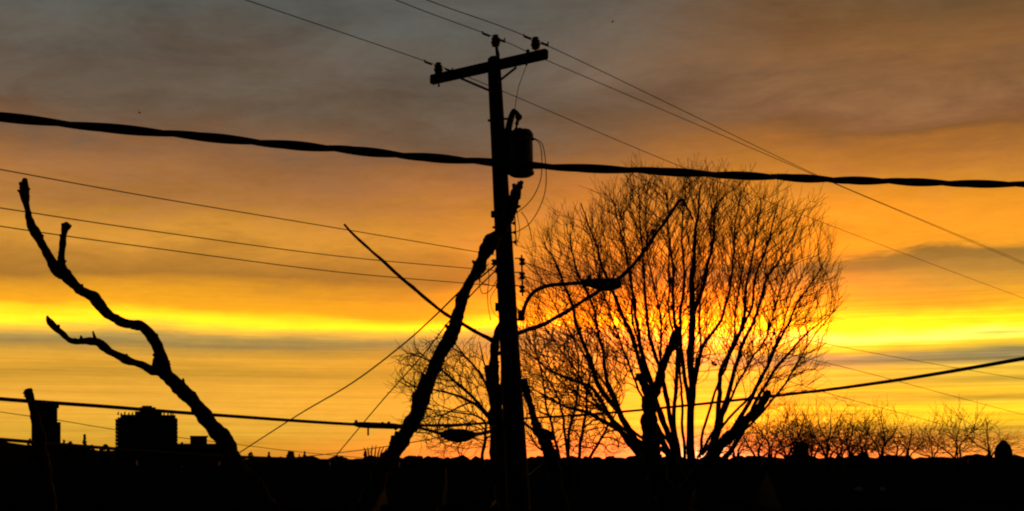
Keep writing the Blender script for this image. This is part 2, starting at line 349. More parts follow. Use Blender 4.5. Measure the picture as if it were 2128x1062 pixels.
for (x, y, dyy) in ((1109, 289, -0.05), (1100, 292, -0.22), (1092, 292, -0.26)):
    p = P(x - 3, y, TY + dyy); d = Vector((0.9, dyy * 3, 0)).normalized()
    b = MB().lathe(p - d * 0.06, d, [(0, 0.03), (0.04, 0.032), (0.05, 0.02), (0.08, 0.026), (0.1, 0.015)], 10).build('low_voltage_bushing', PORC, tr)
bsh = MB().lathe(P(1072, 273, TY - 0.05), P(1076, 243, TY - 0.05) - P(1072, 273, TY - 0.05), [(0, 0.028), (0.05, 0.03), (0.06, 0.018), (0.1, 0.018), (0.11, 0.03), (0.14, 0.03), (0.15, 0.02), (0.2, 0.022), (0.21, 0.045), (0.25, 0.04), (0.27, 0.02)], 12).build('primary_bushing', PORC, tr)
MB().lathe(P(1073, 247, TY - 0.1), Vector((0.6, 0, 0.35)), [(0, 0.02), (0.03, 0.045), (0.07, 0.05), (0.1, 0.02)], 10).build('bushing_cap', RUBBER, bsh)
# fused cut-out on its bracket
co = thing('fuse_cutout', P(1053, 247, TY), 'slim fuse cut-out on a bracket between the pole and the transformer bushing', 'fuse cutout')
MB().tube([pole_c(247), P(1054, 247, TY), P(1060, 246, TY)], 0.018, 8).build('bracket', STEEL, co)
MB().tube(*path3([(1056, 272, TY, 15), (1059, 258, TY, 15), (1062, 246, TY, 14), (1066, 234, TY, 12), (1069, 227, TY, 7)], 3), sides=10).build('body', PORC, co)
MB().tube(*path3([(1066, 229, TY, 8), (1071, 231, TY, 7), (1076, 238, TY, 10), (1078, 246, TY, 7), (1077, 254, TY, 3)], 4), sides=8).build('fuse_arm', STEEL, co)

# ------------------------------------------------------------------ street lamp on the pole
SY = PY - 0.25
lamp = thing('street_lamp', P(1086, 655, SY), 'cobra-head street lamp on a curved arm reaching right from the pole', 'street lamp')
MB().tube(*path3([(1085, 662, SY, 9), (1089, 642, SY, 8.5), (1099, 619, SY, 8.5), (1117, 602, SY, 8.5), (1144, 593, SY, 8), (1178, 590, SY, 8), (1212, 588, SY, 8)], 6), sides=10).build('arm', STEEL, lamp)
MB().abox(P(1083, 656, SY), 0.11, 0.12, 0.16).build('bracket', STEEL, lamp, False)
m = MB(); secs = [(1203, 588.5, 5, 5), (1208, 587, 10, 9), (1216, 586.5, 14, 12), (1230, 588, 18, 15), (1246, 589, 22, 18), (1262, 589.5, 24, 19), (1276, 589.5, 24, 18), (1286, 589, 22, 16), (1291, 589, 14, 10)]
m.tube([P(x, y, SY) for x, y, h, w in secs], [1.0] * len(secs), 16)
for i, (x, y, h, w) in enumerate(secs):
    c = P(x, y, SY)
    for k in range(16):
        d = m.v[i * 16 + k] - c; d.x = 0
        d = Vector((0, d.y * w * 1.25 * SY / F / 2 * 1.3, d.z * h * SY / F / 2 * (1.0 if d.z > 0 else 1.05)))
        m.v[i * 16 + k] = c + d
head = m.build('lamp_head', LAMPM, lamp)
m = MB(); secs = [(1240, 0.2), (1248, 0.85), (1262, 1.0), (1276, 0.9), (1286, 0.3)]
m.tube([P(x, 598, SY) for x, k in secs], [1.0] * 5, 14)
for i, (x, k2) in enumerate(secs):
    c = P(x, 598, SY)
    for k in range(14):
        d = m.v[i * 14 + k] - c; m.v[i * 14 + k] = c + Vector((0, d.y * 0.11 * k2, d.z * 0.055 * k2))
m.build('lens', GLASS, head)
MB().lathe(P(1225, 581, SY), (0, 0, 1), [(0, 0.036), (0.06, 0.038), (0.075, 0.03), (0.08, 0.005)], 12).build('photocell', RUBBER, head)

# ------------------------------------------------------------------ wires
def wire(name, ctrl, dia, label, cat='cable', group=None, m=None, n=10, sides=6):
    pts, _ = path3(ctrl, n)
    o = MB().tube(pts, dia / 2, sides).build(name, m or WIRE)
    return tagp(o, label, cat, group)
def line_Y(x0, Y0, x):        # depth at which a wire along the line direction crosses photo column x
    X0 = (x0 - CX) / F * Y0; k = (x - CX) / F; t = (k * Y0 - X0) / (LD.x - k * LD.y); return Y0 + t * LD.y
def lw(x0, Y0, pts): return [(x, y, line_Y(x0, Y0, x)) for x, y in pts]
GP = 'primary power lines over the cross-arm'
wire('power_line', lw(911, PY + 0.53, [(-400, -330), (60, -155), (500, -4), (700, 64), (911, 137), (1060, 196), (1400, 340), (1750, 478), (2128, 620), (2300, 682)]), 0.0125, 'lowest primary power line, resting on the left insulator of the cross-arm', 'power line', GP)
wire('power_line', lw(1030, PY - 0.14, [(-300, -470), (400, -180), (818, -2), (1030, 78), (1140, 127), (1428, 250), (1700, 367), (1900, 452), (2128, 549), (2300, 622)]), 0.0125, 'middle primary power line, resting on the insulator above the pole top', 'power line', GP)
wire('power_line', lw(1113, PY - 0.74, [(-100, -420), (500, -160), (883, -2), (1113, 84), (1428, 234), (1700, 365), (1900, 450), (2128, 545), (2300, 618)]), 0.0125, 'uppermost primary power line, resting on the right insulator of the cross-arm', 'power line', GP)
ties = [(888, 129, 935, 146, PY + 0.53, ''), (1008, 70, 1044, 84, PY - 0.14, ''), (1094, 76, 1134, 92, PY - 0.74, '')]
for x0, y0, x1, y1, Y, _ in ties:       # armour ties of the conductors at each insulator
    for (x, y, u) in ((x0, y0, -1), (x1, y1, 1)):
        t = MB().tube([P(x, y + 3, Y), P(x + u * 4, y - 1, Y), P(x + u * 6, y - 5, Y)], 0.012, 5); t.tube([P(x - u * 10, y - u * 4 + 1, Y), P(x + 6 * u, y + 2.2 * u + 1, Y)], 0.019, 6); t.build('tie_wire', STEEL, pole)
GS = 'secondary wires left of the pole'
wire('power_line', lw(1030, PY, [(-300, 295), (0, 352), (330, 412), (700, 474), (1000, 525), (1028, 530)]), 0.0125, 'uppermost of the three wires running left from the pole behind the dead limb', 'power line', GS)
wire('power_line', lw(1030, PY, [(-300, 385), (0, 432), (330, 482), (700, 532), (980, 558), (1031, 562)]), 0.0125, 'middle of the three wires running left from the pole behind the dead limb', 'power line', GS)
wire('power_line', lw(1030, PY, [(-300, 418), (0, 470), (330, 517), (700, 565), (960, 588), (1033, 594)]), 0.0125, 'lowest of the three wires running left from the pole behind the dead limb', 'power line', GS)
GR = 'secondary wires right of the pole'
wire('power_line', lw(1087, PY, [(1086, 544), (1300, 620), (1550, 680), (1786, 728), (1990, 765), (2128, 788), (2300, 815)]), 0.014, 'uppermost faint wire running right from the pole behind the bare tree', 'power line', GR)
wire('power_line', lw(1087, PY, [(1086, 573), (1300, 650), (1550, 715), (1786, 771), (1950, 815), (2128, 862), (2300, 905)]), 0.014, 'middle faint wire running right from the pole behind the bare tree', 'power line', GR)
wire('power_line', lw(1087, PY, [(1086, 601), (1300, 690), (1550, 765), (1727, 819), (1900, 866), (2076, 914), (2300, 972)]), 0.014, 'lowest faint wire running right from the pole, ending near the domed tower', 'power line', GR)
# thick bundled cable close to the camera
tw = thing('bundled_cable', P(1064, 345, 5.7), 'thick black twisted cable crossing the whole sky in front of the pole', 'cable')
ctr, _ = path3([(-500, 190, 4.55), (0, 243, 5.0), (330, 276, 5.25), (700, 310, 5.5), (1064, 341, 5.75), (1400, 358, 5.95), (1750, 374, 6.2), (2128, 384, 6.5), (2600, 392, 6.9)], 40)
for off, r, rr in ((0, 0.0112, 0.0100), (math.pi, 0.0105, 0.0100), (0.9, 0.006, 0.0135)):
    pts = []; s = 0.0
    for i, c in enumerate(ctr):
        if i: s += (c - ctr[i - 1]).length
        a = off + 2 * math.pi * s / 0.72 + 0.5 * math.sin(s * 2.7)
        pts.append(c + Vector((0, math.cos(a) * rr, math.sin(a) * rr)))
    MB().tube(pts, r, 8).build('strand', RUBBER, tw)
# telephone cable
wire('telephone_cable', lw(1040, PY, [(-300, 802), (0, 829), (220, 845), (440, 862), (740, 882), (900, 884), (1000, 880), (1050, 874)]), 0.048, 'thick telephone cable running left from the pole, crossing in front of the apartment block', 'cable', m=RUBBER)
wire('telephone_cable', [(1060, 870, PY - .2), (1100, 869, 19.6), (1300, 855, 17.5), (1590, 825, 14.8), (1830, 795, 12.9), (2128, 745, 11), (2500, 672, 9.2)], 0.038, 'thick telephone cable rising from the pole to the right edge', 'cable', m=RUBBER, n=14)
sl = thing('cable_splice', P(765, 884, 17.5), 'narrow splice sleeve on the telephone cable left of the leaning limb', 'splice sleeve')
MB().tube(*path3([(735, 881, 17.3, 7), (752, 883, 17.4, 13), (800, 885, 17.7, 13), (822, 886, 17.8, 12), (836, 887, 17.9, 6)], 5), sides=10).build('sleeve', RUBBER, sl)
for x, h in ((740, -9), (795, -5), (808, -6)): MB().tube([P(x, 882, 17.4), P(x, 882 + h, 17.4)], 0.022, 6).build('clamp', STEEL, sl)
MB().tube([P(765, 886, 17.4), P(765, 905, 17.4)], 0.014, 6).build('tail', RUBBER, sl)
MB().tube([P(828, 888, 17.9), P(820, 893, 17.9)], 0.02, 6).build('tail', RUBBER, sl)
sp = thing('splice_closure', P(950, 905, 18.9), 'fat black splice closure hanging under the telephone cable beside the pole', 'splice closure')
MB().tube(*path3([(912, 900, 18.8, 6), (922, 903, 18.8, 16), (934, 904, 18.8, 26), (950, 905, 18.9, 28), (968, 905, 19, 26), (980, 904, 19, 17), (988, 902, 19.1, 8)], 5), sides=16).build('casing', RUBBER, sp)
MB().tube(*path3([(868, 888, 18.3, 6), (890, 894, 18.5, 6.5), (915, 901, 18.8, 7)], 6), sides=8).build('lead', RUBBER, sp)
MB().tube(*path3([(985, 903, 19.1, 8), (1005, 900, 19.4, 8), (1030, 893, 19.7, 8), (1050, 884, 19.9, 8)], 6), sides=8).build('lead', RUBBER, sp)
for x in (933, 970): MB().tube([P(x, 892, 18.9), P(x, 883, 18.9)], 0.014, 6).build('hanger', STEEL, sp)
sp = thing('splice_closure', P(1132, 903, 19.2), 'rounded splice closure low on the right side of the pole', 'splice closure')
MB().tube(*path3([(1108, 893, 19.4, 8), (1118, 898, 19.3, 20), (1132, 903, 19.2, 24), (1146, 908, 19.1, 18), (1154, 912, 19.1, 7)], 5), sides=14).build('casing', RUBBER, sp)
MB().tube(*path3([(1090, 878, 19.6, 6), (1098, 886, 19.5, 6), (1110, 894, 19.4, 7)], 5), sides=8).build('lead', RUBBER, sp)
wire('strand_wire', [(868, 885, 18.3), (930, 885, 18.9), (985, 882, 19.4), (1040, 878, 19.9)], 0.03, 'short upper support strand between the leaning limb and the pole', 'cable', m=RUBBER)
# house drops
wire('service_drop', [(1036, 545, PY), (1000, 575, 20.4), (960, 602, 20.9), (900, 660, 21.8), (830, 722, 23), (730, 797, 25), (620, 862, 28), (497, 941, 32)], 0.028, 'service drop sagging from the pole to the ground line right of the forked dead limb', 'cable', m=RUBBER)
wire('service_drop', [(1030, 562, PY), (980, 612, 20.4), (930, 672, 21), (880, 736, 22), (800, 826, 24), (750, 885, 25.5), (695, 951, 27.5)], 0.022, 'steeper service drop crossing behind the narrow splice sleeve', 'cable', m=RUBBER)
wire('service_drop', [(-300, 812, 34), (0, 856, 36), (120, 873, 37), (250, 894, 39), (480, 922, 42), (620, 939, 45), (760, 952, 48)], 0.024, 'thin distant cable passing behind the far tower at the left edge', 'cable')
wire('service_drop', [(540, 957, 40), (640, 948, 37), (760, 934, 33), (870, 917, 28), (925, 906, 25), (1040, 884, PY + .1)], 0.024, 'thin cable rising from the skyline to the fat splice closure', 'cable')
wire('telephone_cable', [(-300, 890, 15), (0, 913, 17), (120, 923, 18), (245, 933, 19), (370, 942, 20), (490, 949, 21), (640, 955, 22.5), (800, 962, 24)], 0.055, 'low thick cable along the skyline at the far left', 'cable', m=RUBBER)
# loops between transformer, cross-arm and racks
wire('jumper_wire', [(1094, 136, PY - .62), (1088, 152, PY - .5), (1078, 180, PY - .3), (1073, 205, TY), (1070, 227, TY)], 0.011, 'fine jumper wire from the cross-arm down to the fuse cut-out', 'wire')
wire('jumper_wire', [(1111, 289, TY - .05), (1122, 300, TY - .1), (1126, 330, TY - .2), (1124, 370, TY - .25), (1112, 402, TY - .2), (1095, 425, TY - .1), (1074, 442, PY - .12)], 0.014, 'inner looped lead from the transformer to the upper rack', 'wire')
wire('jumper_wire', [(1112, 288, TY - .05), (1127, 300, TY - .12), (1134, 340, TY - .25), (1134, 390, TY - .3), (1122, 430, TY - .2), (1100, 465, TY - .1), (1074, 482, PY - .12)], 0.014, 'outer looped lead from the transformer to the upper rack', 'wire')
wire('jumper_wire', [(1083, 440, PY - .12), (1094, 456, PY - .15), (1102, 480, PY - .2), (1105, 500, PY - .2)], 0.014, 'loose lead hanging right of the upper rack', 'wire')
wire('jumper_wire', [(1074, 425, PY - .12), (1075, 445, PY - .14), (1080, 480, PY - .14), (1075, 504, PY - .12)], 0.012, 'short lead down the upper rack', 'wire')
wire('jumper_wire', [(1000, 562, PY - .1), (996, 585, PY - .15), (1002, 609, PY - .15), (1018, 604, PY - .15), (1034, 580, PY - .1)], 0.014, 'slack wire loop left of the pole under the spool', 'wire')
wire('jumper_wire', [(1016, 548, PY - .1), (1003, 562, PY - .12), (998, 584, PY - .15), (1015, 592, PY - .15), (1036, 595, PY - .1)], 0.014, 'flat wire loop left of the pole reaching the lowest bracket', 'wire')
wire('jumper_wire', [(1015, 556, PY - .12), (1016, 580, PY - .16), (1013, 612, PY - .18), (1015, 640, PY - .18), (1020, 666, PY - .18)], 0.014, 'cut wire end dangling left of the pole', 'wire')
wire('jumper_wire', [(1030, 600, PY - .12), (1019, 622, PY - .16), (1026, 650, PY - .18), (1040, 662, PY - .14)], 0.010, 'thin slack wire beside the junction box', 'wire')

# ------------------------------------------------------------------ pruned dead trees near the camera
def limb(name, ctrl, parent, seed, lump=0.34, n=11, sides=14, m=BARK, cut=True):
    pts, r = path3(ctrl, n)
    rng = random.Random(seed)
    pts = [p + Vector((mnoise.noise(p * 4.0 + Vector((seed, 3, 0))), 0, mnoise.noise(p * 4.0 + Vector((3, seed, 0))))) * min(q * .35, .03) for p, q in zip(pts, r)]
    rr = [q * (1 + 0.16 * mnoise.noise(p * 5.0 + Vector((seed, 0, 0)))) for p, q in zip(pts, r)]
    mb = MB().tube(pts, rr, sides, lump=lump, seed=seed * 3.1)
    # bark burrs and cut-off spurs
    for _ in range(max(1, len(pts) // 6)):
        i = rng.randrange(2, len(pts) - 1); R = rr[i]
        if R < 0.03: continue
        t = (pts[i] - pts[i - 1]).normalized(); d = Vector((rng.uniform(-1, 1), rng.uniform(-1, 1), rng.uniform(-.4, 1))); d = (d - t * d.dot(t)).normalized()
        q = pts[i]
        mb.tube([q, q + d * R * 0.9, q + d * R * rng.uniform(1.15, 1.5) + t * R * .3], [R * .6, R * .4, R * .16], 6, lump=0.15)
    return mb.build(name, m, parent)
D1 = 14.0
trunk_b = P(672, HY + EYE * F / D1, D1); trunk_b.z = 0
t1 = thing('pruned_tree', trunk_b, 'bare pruned tree with a long forked limb at left and one leaning across the pole', 'tree')
limb('trunk', [(672, HY + EYE * F / D1 + 20, D1, 120), (668, 1800, D1, 100), (674, 1500, D1, 92), (672, 1300, D1, 92), (672, 1210, D1, 96), (673, 1160, D1, 70)], t1, 11)
A = limb('limb', [(668, 1215, D1, 60), (625, 1135, D1, 46), (560, 1055, D1 - .1, 40), (508, 988, D1 - .2, 38), (468, 926, D1 - .3, 36), (429, 868, D1 - .4, 33), (393, 819, D1 - .5, 31), (357, 787, D1 - .6, 30),
     (336, 764, D1 - .6, 30), (334, 739, D1 - .6, 24), (318, 704, D1 - .6, 23), (296, 682, D1 - .6, 21), (272, 677, D1 - .6, 23), (246, 667, D1 - .6, 21), (222, 650, D1 - .6, 21), (198, 620, D1 - .6, 23), (171, 604, D1 - .7, 20),
     (145, 581, D1 - .7, 21), (123, 562, D1 - .7, 27), (105, 538, D1 - .7, 19), (86, 505, D1 - .7, 19), (72, 478, D1 - .7, 22), (62, 452, D1 - .7, 17), (54, 419, D1 - .7, 16), (49, 394, D1 - .7, 19), (51, 382, D1 - .7, 14), (53, 371, D1 - .7, 7)], t1, 1)
limb('side_branch', [(124, 564, D1 - .7, 17), (126, 545, D1 - .75, 15), (128, 522, D1 - .8, 13), (132, 495, D1 - .8, 14), (136, 474, D1 - .8, 18), (142, 463, D1 - .8, 8)], A, 2)
MB().tube(*path3([(134, 478, D1 - .8, 12), (131, 464, D1 - .8, 7)], 3), sides=7, lump=.15).build('spur', BARK, A)
MB().tube(*path3([(140, 474, D1 - .8, 10), (148, 468, D1 - .8, 5)], 3), sides=7, lump=.15).build('spur', BARK, A)
MB().tube(*path3([(48, 392, D1 - .7, 12), (42, 379, D1 - .7, 7)], 3), sides=7, lump=.15).build('spur', BARK, A)
limb('side_branch', [(338, 772, D1 - .6, 24), (316, 770, D1 - .6, 20), (290, 759, D1 - .6, 16), (262, 747, D1 - .6, 17), (230, 731, D1 - .6, 15), (203, 713, D1 - .6, 15), (179, 709, D1 - .6, 14), (151, 709, D1 - .6, 13), (131, 692, D1 - .6, 14), (111, 676, D1 - .6, 13), (101, 664, D1 - .6, 10), (98, 656, D1 - .6, 4)], A, 3)
for a, b in (((200, 712), (193, 688)), ((170, 707), (168, 697)), ((264, 745), (263, 735)), ((120, 682), (123, 674)), ((380, 795), (381, 786)), ((322, 708), (326, 700))):
    MB().tube(*path3([a + (D1 - .6, 10), ((a[0] + b[0]) / 2, (a[1] + b[1]) / 2, D1 - .6, 7), b + (D1 - .6, 3)], 3), sides=7, lump=.1).build('spur', BARK, A)
Bl = limb('limb', [(676, 1215, D1, 60), (700, 1160, D1, 44), (742, 1080, D1 + .1, 40), (785, 998, D1 + .2, 38), (817, 940, D1 + .3, 37), (841, 902, D1 + .3, 38), (867, 864, D1 + .4, 35), (880, 825, D1 + .4, 35), (890, 787, D1 + .5, 29), (908, 752, D1 + .5, 27),
     (930, 711, D1 + .6, 27), (944, 678, D1 + .6, 29), (956, 640, D1 + .7, 25), (972, 598, D1 + .7, 25), (991, 560, D1 + .8, 24), (1006, 529, D1 + .8, 29), (1017, 511, D1 + .8, 31), (1032, 488, D1 + .9, 25), (1048, 462, D1 + .9, 25), (1060, 433, D1 + 1, 25), (1069, 410, D1 + 1, 23), (1076, 391, D1 + 1, 18), (1085, 376, D1 + 1, 8)], t1, 4)
MB().tube(*path3([(1072, 398, D1 + 1, 14), (1067, 382, D1 + 1, 8)], 3), sides=7, lump=.15).build('spur', BARK, Bl)
MB().tube(*path3([(1076, 394, D1 + 1, 12), (1083, 388, D1 + 1, 9), (1086, 386, D1 + 1, 4)], 3), sides=7, lump=.15).build('spur', BARK, Bl)
# stub at the far left
b0 = P(100, HY + EYE * F / 14.5, 14.5); b0.z = 0
t0 = thing('pruned_tree', b0, 'pruned tree stub rising in front of the far tower at the left edge', 'tree')
limb('trunk', [(120, HY + EYE * F / 14.5 + 20, 14.5, 60), (112, 1600, 14.5, 46), (104, 1200, 14.5, 36), (95, 1000, 14.5, 28), (86, 935, 14.5, 23), (77, 880, 14.5, 20), (69, 850, 14.5, 18), (63, 830, 14.5, 16), (58, 813, 14.5, 16), (57, 808, 14.5, 13)], t0, 5)
MB().tube(*path3([(63, 835, 14.5, 12), (54, 818, 14.5, 8), (52, 811, 14.5, 5)], 3), sides=7, lump=.1).build('spur', BARK, t0)
# stubs with whips behind the pole
D2 = 21.4
b2 = P(1060, HY + EYE * F / D2, D2); b2.z = 0
t2 = thing('pruned_tree', b2, 'pruned tree hugging the pole, with two long thin whips spreading in a V', 'tree')
limb('trunk', [(1062, HY + EYE * F / D2 + 20, D2, 70), (1060, 1300, D2, 54), (1054, 1030, D2, 44), (1047, 945, D2, 38), (1037, 890, D2, 32), (1031, 857, D2, 28), (1028, 818, D2, 25), (1026, 780, D2, 22), (1028, 748, D2, 18), (1029, 712, D2, 19), (1037, 690, D2, 20), (1044, 668, D2, 16), (1047, 655, D2, 10)], t2, 6)
limb('stub', [(1028, 840, D2, 16), (1021, 815, D2, 15), (1015, 788, D2, 14), (1014, 772, D2, 16), (1013, 760, D2, 11)], t2, 7, lump=.1)
limb('stub', [(1036, 850, D2, 14), (1041, 815, D2, 12), (1046, 774, D2, 11), (1048, 735, D2, 12), (1050, 715, D2, 12)], t2, 8, lump=.1)
MB().tube(*path3([(1030, 738, D2, 8), (1042, 732, D2, 9), (1052, 728, D2, 8)], 4), sides=7, lump=.1).build('stub', BARK, t2)
limb('whip', [(1030, 714, D2, 10), (1018, 704, D2, 9), (990, 690, D2, 8), (940, 661, D2 - .1, 7.5), (900, 633, D2 - .2, 7), (850, 591, D2 - .3, 7), (800, 546, D2 - .4, 6.5), (760, 511, D2 - .5, 6), (735, 488, D2 - .5, 6), (715, 466, D2 - .6, 5)], t2, 9, lump=.12, m=TWIG)
wr = limb('whip', [(1046, 706, D2, 10), (1085, 689, D2, 9), (1130, 673, D2 - .1, 9), (1180, 646, D2 - .2, 8.5), (1220, 619, D2 - .3, 8), (1250, 601, D2 - .3, 8), (1285, 579, D2 - .4, 9), (1320, 546, D2 - .5, 7.5), (1360, 490, D2 - .6, 7), (1390, 450, D2 - .6, 7), (1415, 415, D2 - .7, 6), (1428, 432, D2 - .7, 4.5), (1441, 456, D2 - .7, 3.5)], t2, 10, lump=.12, m=TWIG)
def leaf_clump(px, py, Y, r, parent):
    mb = MB(); rng = random.Random(int(px)); c = P(px, py, Y)
    for _ in range(26):
        d = Vector((rng.gauss(0, 1), rng.gauss(0, 1), rng.gauss(0, .7))).normalized(); q = c + d * r * rng.uniform(.2, .8)
        u = Vector((rng.gauss(0, 1), rng.gauss(0, 1), rng.gauss(0, 1))).normalized(); w = u.orthogonal().normalized()
        mb.poly([q - u * r * .45, q + w * r * .3, q + u * r * .5, q - w * r * .3], [(0, 1, 2, 3)])
    mb.build('dead_leaves', DEADLEAF, parent, False)
leaf_clump(1357, 484, D2 - .6, 0.08, wr)
D3 = 19.0
b2b = P(1165, HY + EYE * F / D3, D3); b2b.z = 0
t2b = thing('pruned_tree', b2b, 'thin bare pruned stem leaning towards the pole just right of its base', 'tree')
limb('trunk', [(1172, HY + EYE * F / D3 + 20, D3, 50), (1170, 1300, D3, 40), (1160, 1040, D3, 34), (1142, 945, D3, 28), (1127, 912, D3, 22), (1112, 878, D3, 17), (1104, 850, D3, 15), (1096, 822, D3, 14), (1091, 798, D3, 15), (1088, 786, D3, 11)], t2b, 12)
D4 = 22.0
b3 = P(1410, HY + EYE * F / D4, D4); b3.z = 0
t3 = thing('pruned_tree', b3, 'stout pruned tree with a Y fork, standing before the big bare tree', 'tree')
limb('trunk', [(1410, HY + EYE * F / D4 + 20, D4, 100), (1408, 1400, D4, 76), (1404, 1150, D4, 66), (1400, 1060, D4, 70), (1396, 1020, D4, 40)], t3, 13)
L3 = limb('limb', [(1400, 1065, D4, 52), (1374, 1005, D4, 44), (1357, 952, D4, 40), (1350, 890, D4, 34), (1350, 835, D4, 32), (1360, 808, D4, 24), (1372, 775, D4, 18), (1387, 738, D4, 17), (1401, 706, D4, 19), (1408, 690, D4, 15), (1413, 679, D4, 8)], t3, 14)
limb('stub', [(1350, 830, D4, 22), (1340, 805, D4, 19), (1331, 785, D4, 17), (1328, 776, D4, 12)], L3, 15)
limb('limb', [(1402, 1065, D4, 46), (1440, 1000, D4, 36), (1486, 938, D4 - .2, 25), (1517, 907, D4 - .3, 22), (1550, 878, D4 - .4, 21), (1577, 847, D4 - .5, 18), (1594, 820, D4 - .6, 14), (1598, 812, D4 - .6, 8)], t3, 16)

# ------------------------------------------------------------------ bare trees
def bare_tree(name, base_px, Y, stems, env, label, seed, n_att, step, kill, rmin, group=None, spread=1.5, twig=(0.25, 0.6), ntwig=3, radial=0.35, expo=2.5, sw=1.0, from_f=0.3, depth=0.75, inert=1.0, clump=0.0):
    """stems: traced main stems (x, y, width); env: crown envelopes (cx, cy, rx, ry) in photo pixels at distance Y.
    The finer branches grow towards points scattered through the crown's volume."""
    rng = random.Random(seed)
    b = P(base_px[0], base_px[1], Y); b.z = 0
    t = thing(name, b, label, 'tree', group)
    origin = P(base_px[0], base_px[1] + 60, Y)
    nodes = []; par = []; dirs = []; tree_r = []
    first = True; zmin = 1e9
    for si, st in enumerate(stems):
        dz_ = rng.uniform(-spread, spread); n = len(st)
        ctrl = [(x, y, Y + dz_ * (i / (n - 1)) ** 0.8, w * sw) for i, (x, y, w) in enumerate(st)]
        pts, r = path3(ctrl, 6)
        pts = [p + Vector((mnoise.noise(p * 0.9 + Vector((seed, si, 0))), 0, mnoise.noise(p * 0.9 + Vector((0, si, seed))))) * 0.10 + Vector((mnoise.noise(p * 3.1 + Vector((seed, si, 7))), 0, 0)) * 0.04 for p in pts]
        MB().tube(pts, [max(q, rmin * 1.2) for q in r], 8, lump=0.12).build('trunk' if first else 'stem', BARK, t)
        first = False
        for k in range(int(len(pts) * from_f), len(pts)):
            nodes.append(pts[k]); par.append(-1); dirs.append((pts[k] - pts[k - 1]).normalized() if k else Vector((0, 0, 1)))
    n0 = len(nodes)
    att = []
    tot = sum(e[2] * e[3] for e in env)
    for (cx, cy, rx, ry) in env:
        c = P(cx, cy, Y); ax, az_ = rx * Y / F, ry * Y / F; ay = ax * depth
        for _ in range(int(n_att * rx * ry / tot)):
            while True:
                u = Vector((rng.uniform(-1, 1), rng.uniform(-1, 1), rng.uniform(-1, 1)))
                k = u.length
                if k < 1 + 0.10 * mnoise.noise(u * 2.5 + Vector((seed, 0, 0))) and rng.random() < 0.35 + 0.65 * k: break
            q = c + Vector((u.x * ax, u.y * ay, u.z * az_))
            if mnoise.noise(q * 0.8 + Vector((seed, 0, 0))) > -0.9 + clump: att.append(q)
    nk = [0] * len(nodes)
    for it in range(70):
        if not att: break
        kd = kdtree.KDTree(len(nodes))
        for i, p in enumerate(nodes): kd.insert(p, i)
        kd.balance()
        pull = {}; keep = []
        for a in att:
            co, i, dist = kd.find(a)
            if dist < kill: continue
            keep.append(a)
            if dist < step * 16 and nk[i] < 2:
                d = (a - co) / dist
                if i in pull: pull[i] += d
                else: pull[i] = d.copy()
        if not pull: break
        att = keep; grown = 0
        for i, d in pull.items():
            o = (nodes[i] - origin).normalized()
            nd = d.normalized() + dirs[i] * inert + o * radial + Vector((rng.gauss(0, .10), rng.gauss(0, .10), rng.gauss(0, .10)))
            nd.normalize(); q = nodes[i] + nd * step * rng.uniform(.85, 1.1)
            if kd.find(q)[2] < step * 0.62: nk[i] += 1; continue
            nodes.append(q); par.append(i); dirs.append(nd); grown += 1; nk[i] += 1; nk.append(0)
    # fine twigs at the tips and along the outer branches
    has = [0] * len(nodes)
    for i in range(n0, len(nodes)): has[par[i]] += 1
    m0 = len(nodes)
    for i in range(n0, m0):
        cnt = ntwig if has[i] == 0 else (1 if rng.random() < 0.45 else 0)
        for _ in range(cnt):
            o = (nodes[i] - origin).normalized()
            nd = (dirs[i] * 1.0 + o * radial * 1.2 + Vector((rng.gauss(0, .45), rng.gauss(0, .45), rng.gauss(0, .45)))).normalized(); ln = rng.uniform(*twig); pi = i
            for k in range(3):
                nd = (nd + Vector((rng.gauss(0, .12), rng.gauss(0, .12), rng.gauss(0.03, .12)))).normalized()
                nodes.append(nodes[pi] + nd * ln / 3); par.append(pi); dirs.append(nd); pi = len(nodes) - 1
    # pipe model radii
    acc = [0.0] * len(nodes); kids = {}
    for i in range(len(nodes) - 1, n0 - 1, -1):
        if acc[i] == 0: acc[i] = 1.0
        acc[par[i]] += acc[i]; kids.setdefault(par[i], []).append(i)
    rad_ = lambda i: rmin * acc[i] ** (1 / expo)
    crown = MB(); starts = [(p, c) for p in range(n0) for c in kids.get(p, [])]
    while starts:
        p, c = starts.pop()
        chain = [nodes[p]]; rr = [rad_(c)]
        while True:
            chain.append(nodes[c]); rr.append(rad_(c))
            ks = kids.get(c)
            if not ks: break
            ks = sorted(ks, key=lambda q: -acc[q])
            for q in ks[1:]: starts.append((c, q))
            c = ks[0]
        crown.tube(chain, [min(r, 0.09) for r in rr], 4 if rr[0] > rmin * 2.2 else 3, caps=False)
    o = crown.build('crown', TWIG, t); o['kind'] = 'stuff'
    return t
BY = 45.0
